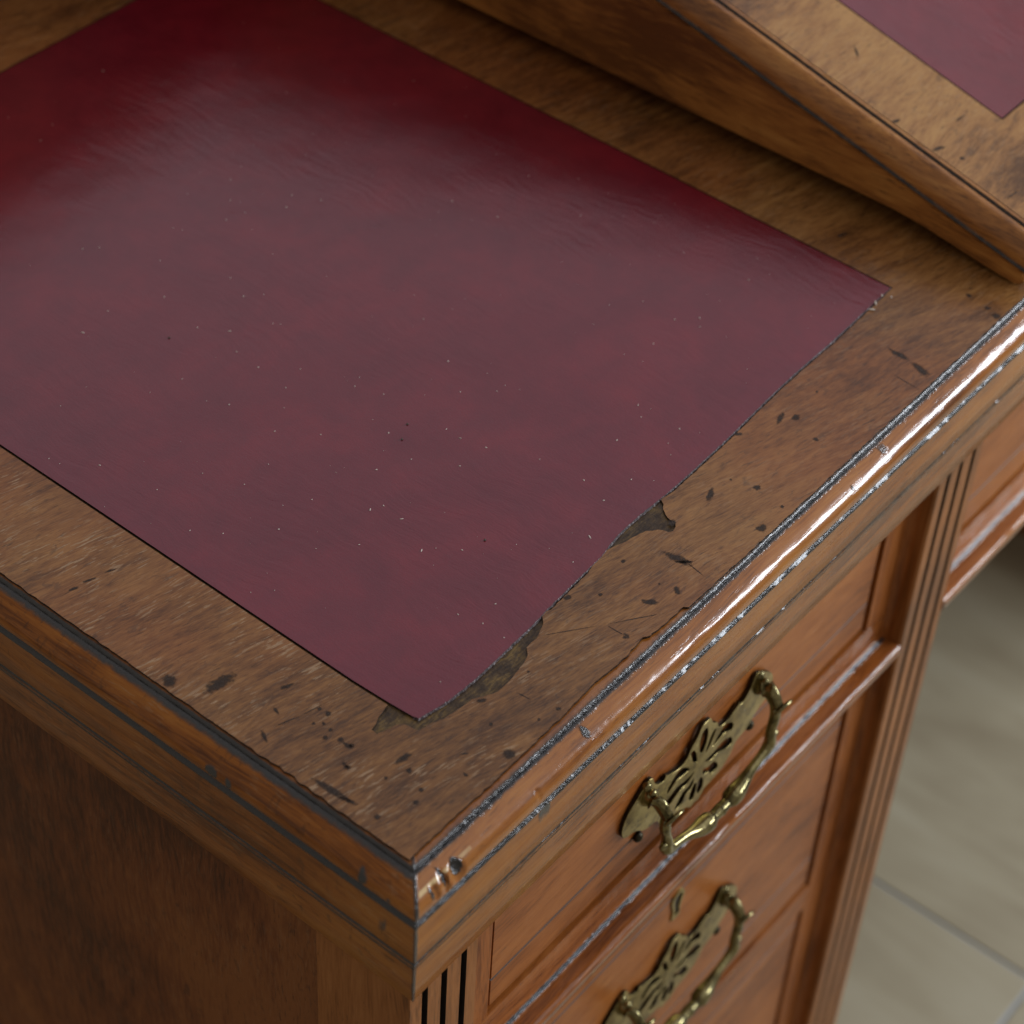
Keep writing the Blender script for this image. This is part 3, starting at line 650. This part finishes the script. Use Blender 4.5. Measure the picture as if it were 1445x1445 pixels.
def make_post(parent, cx, cz, y, s):
    bm = bmesh.new()
    pts = catmull([(s*40.3*.001, -.0004, .0135), (s*.0403, -.0045, .0155), (s*.0400, -.0090, .0150), (s*.0397, -.0122, .0112), (s*.0395, -.0135, .0095)], 4)
    tube(bm, pts, [(.0030-.0008*i/len(pts), .0052-.0024*i/len(pts)) for i in range(len(pts))], 14)
    ball(bm, (s*.0403, -.0020, .0208), .0023)
    ball(bm, (s*.0402, -.0052, .0190), .0018)
    ball(bm, (s*.0400, -.0078, .0174), .0015)
    # eye: a turned button with a rim
    prof = [(.0002,.0012),(.0020,.0010),(.0037,.0004),(.0041,0),(.0041,-.0014),(.0037,-.0018),(.0028,-.0017),(.0022,-.0012),(.0001,-.0012)]
    ax = Vector((.72, -.64, -.26)).normalized(); u = Vector((1,0,0)); w = ax.cross(u)
    c0 = Vector((s*.0395+.0014, -.0150, .0092)); rings = []
    for r_, d_ in prof:
        rings.append([bm.verts.new(c0-ax*d_*1.0+(u*math.cos(a)+w*math.sin(a))*r_*1.32) for a in [2*math.pi*k/20 for k in range(20)]])
    for i in range(len(prof)-1):
        for k in range(20): bm.faces.new((rings[i][k], rings[i][(k+1) % 20], rings[i+1][(k+1) % 20], rings[i+1][k]))
    o = from_bm('handle_post', bm, m_bail, parent, True); o.location = (cx, y, cz); return o
def make_bail(parent, cx, cz, y):
    bm = bmesh.new()
    half = [((39.5,-12.6,8.6),1.8),((39.9,-13.0,3.0),1.9),((38.6,-13.2,-2.5),1.7),((37.6,-13.5,-7.5),1.9),((38.0,-13.8,-12.0),2.2),((35.0,-14.0,-14.6),1.9),((30.5,-14.2,-15.4),1.5),((25,-14.4,-16.6),1.6),((20,-14.7,-18.6),2.1),((15.5,-15,-20.2),2.8),((11.5,-15.2,-21.0),3.3),((8,-15.3,-21.4),3.2),((5.6,-15.4,-21.5),2.3),((4.6,-15.4,-21.5),2.0)]
    L = [(p, r) for p, r in half]
    R2 = [((-p[0], p[1], p[2]), r) for p, r in reversed(half)]
    al = L+[((2.4,-15.4,-21.5),2.1),((0,-15.4,-21.5),2.2),((-2.4,-15.4,-21.5),2.1)]+R2
    P = catmull([tuple(q*.001 for q in p) for p, r in al], 4)
    rr = []
    for i in range(len(al)-1):
        for j in range(4): rr.append((al[i][1]+(al[i+1][1]-al[i][1])*j/4)*.00132)
    rr.append(al[-1][1]*.001)
    tube(bm, P, rr, 14)
    for x_, r_ in ((0,2.9),(2.9,2.5),(-2.9,2.5),(5.4,2.2),(-5.4,2.2)): ball(bm, (x_*.001, -.0156, -.0215), r_*.001, (.62,1.05,1.05))
    for s in (1, -1):   # small leaf that curls off the neck, and the lower heel
        ball(bm, (s*.0402, -.0139, -.0085), .0021, (1.3,.8,.9)); ball(bm, (s*.0376, -.0139, -.0133), .0026)
    o = from_bm('bail_handle', bm, m_bail, parent, True); o.location = (cx, y, cz); return o
def make_handle(drw, cx, cz):
    y = DY-.0002
    make_plate(drw, cx, cz, y)
    for s in (-1, 1):
        make_post(drw, cx, cz, y, s)
        bm = bmesh.new(); ball(bm, (0, 0, 0), .0026, (1,.8,1)); o = from_bm('nail', bm, m_tarnish, drw, True); o.location = (cx+s*.0405, y-.0012, cz-.0128)
    make_bail(drw, cx, cz, y)
make_handle(d1, .1985, -.135)
make_handle(d2, .2020, -.291)
# escutcheon
def keyhole(r, nz_, nw, fz, fw):
    pts = [(math.sin(math.radians(a))*r, 4.6+math.cos(math.radians(a))*r) for a in range(-120, 121, 15)]
    return pts+[(nw*1.35, 0), (nw, nz_), (fw, fz), (0, fz-.8), (-fw, fz), (-nw, nz_), (-nw*1.35, 0)]
bm = bmesh.new(); es = []
ko, ki = keyhole(5.0, -4.5, 2.7, -10, 3.4), keyhole(3.1, -3.2, 1.5, -7.0, 2.0)
vo_ = [bm.verts.new((x*.001, 0, z*.001)) for x, z in ko]; vi_ = [bm.verts.new((x*.001, 0, z*.001)) for x, z in ki]; k = len(ko)
for i in range(k): bm.faces.new((vo_[i], vo_[(i+1) % k], vi_[(i+1) % k], vi_[i]))
r = bmesh.ops.extrude_face_region(bm, geom=bm.faces[:])
for v in [g_ for g_ in r['geom'] if isinstance(g_, bmesh.types.BMVert)]: v.co.y = -.0011
o = from_bm('keyhole_escutcheon', bm, m_plate, d2); o.location = (.2015, DY+.0001, -.2405)
bm = bmesh.new(); bm.faces.new([bm.verts.new((x*.001*1.02, 0, z*.001*1.02)) for x, z in ki])
o = from_bm('keyhole', bm, m_dark, d2); o.location = (.2015, DY-.0002, -.2405)
d1['label'] = 'shallow top drawer with one brass bail handle'
d2['label'] = 'second drawer with keyhole above its brass bail handle'
lea['label'] = 'large glossy red leather writing surface with a frayed front edge'

# ================================================================== crumbs and fibres lying on the leather
bm = bmesh.new()
def crumb(x, y, z, l, w, a, h=.00022):
    g_ = bmesh.ops.create_icosphere(bm, subdivisions=1, radius=1)
    R3 = Matrix.Rotation(a, 3, 'Z')
    for v in g_['verts']:
        q = R3 @ Vector((v.co.x*l, v.co.y*w, v.co.z*h)); v.co = q+Vector((x, y, z+h*.6))
big = {17: .0008, 20: .0009, 38: .0006, 55: .0006, 70: .0005, 71: .0008, 72: .0009, 75: .0009, 78: .0012}
darks = []
for i, (x, y) in enumerate(SPECKS):
    if i in (19, 51, 54, 74): darks.append((x, y)); continue
    l = big.get(i, random.uniform(.00022, .00048)); crumb(x, y, .00015, l, min(l, .00030)*random.uniform(.5, .9), random.uniform(0, 3.1), .00018)
for i in range(150):
    x, y = random.uniform(.05, .36), random.uniform(.05, .44); l = random.uniform(.00010, .00024); crumb(x, y, .00015, l, l*.6, random.uniform(0, 3.1), .0001)
for x, y, l, a in ((.3539,.0460,.0017,.75),(.3490,.0448,.0015,-.9),(.3600,.0467,.0007,.3),(.3618,.0431,.0005,.2)): crumb(x, y, .0003, l, .00045, a, .0004)
o = from_bm('dust', bm, m_dust); o['kind'] = 'stuff'; o['label'] = 'pale crumbs and fibres scattered on the red leather'
bm = bmesh.new()
for x, y in darks: crumb(x, y, .00015, .0006, .0005, 0, .0004)
o = from_bm('grit', bm, m_dustd); o['kind'] = 'stuff'; o['label'] = 'few dark specks of grit on the red leather'
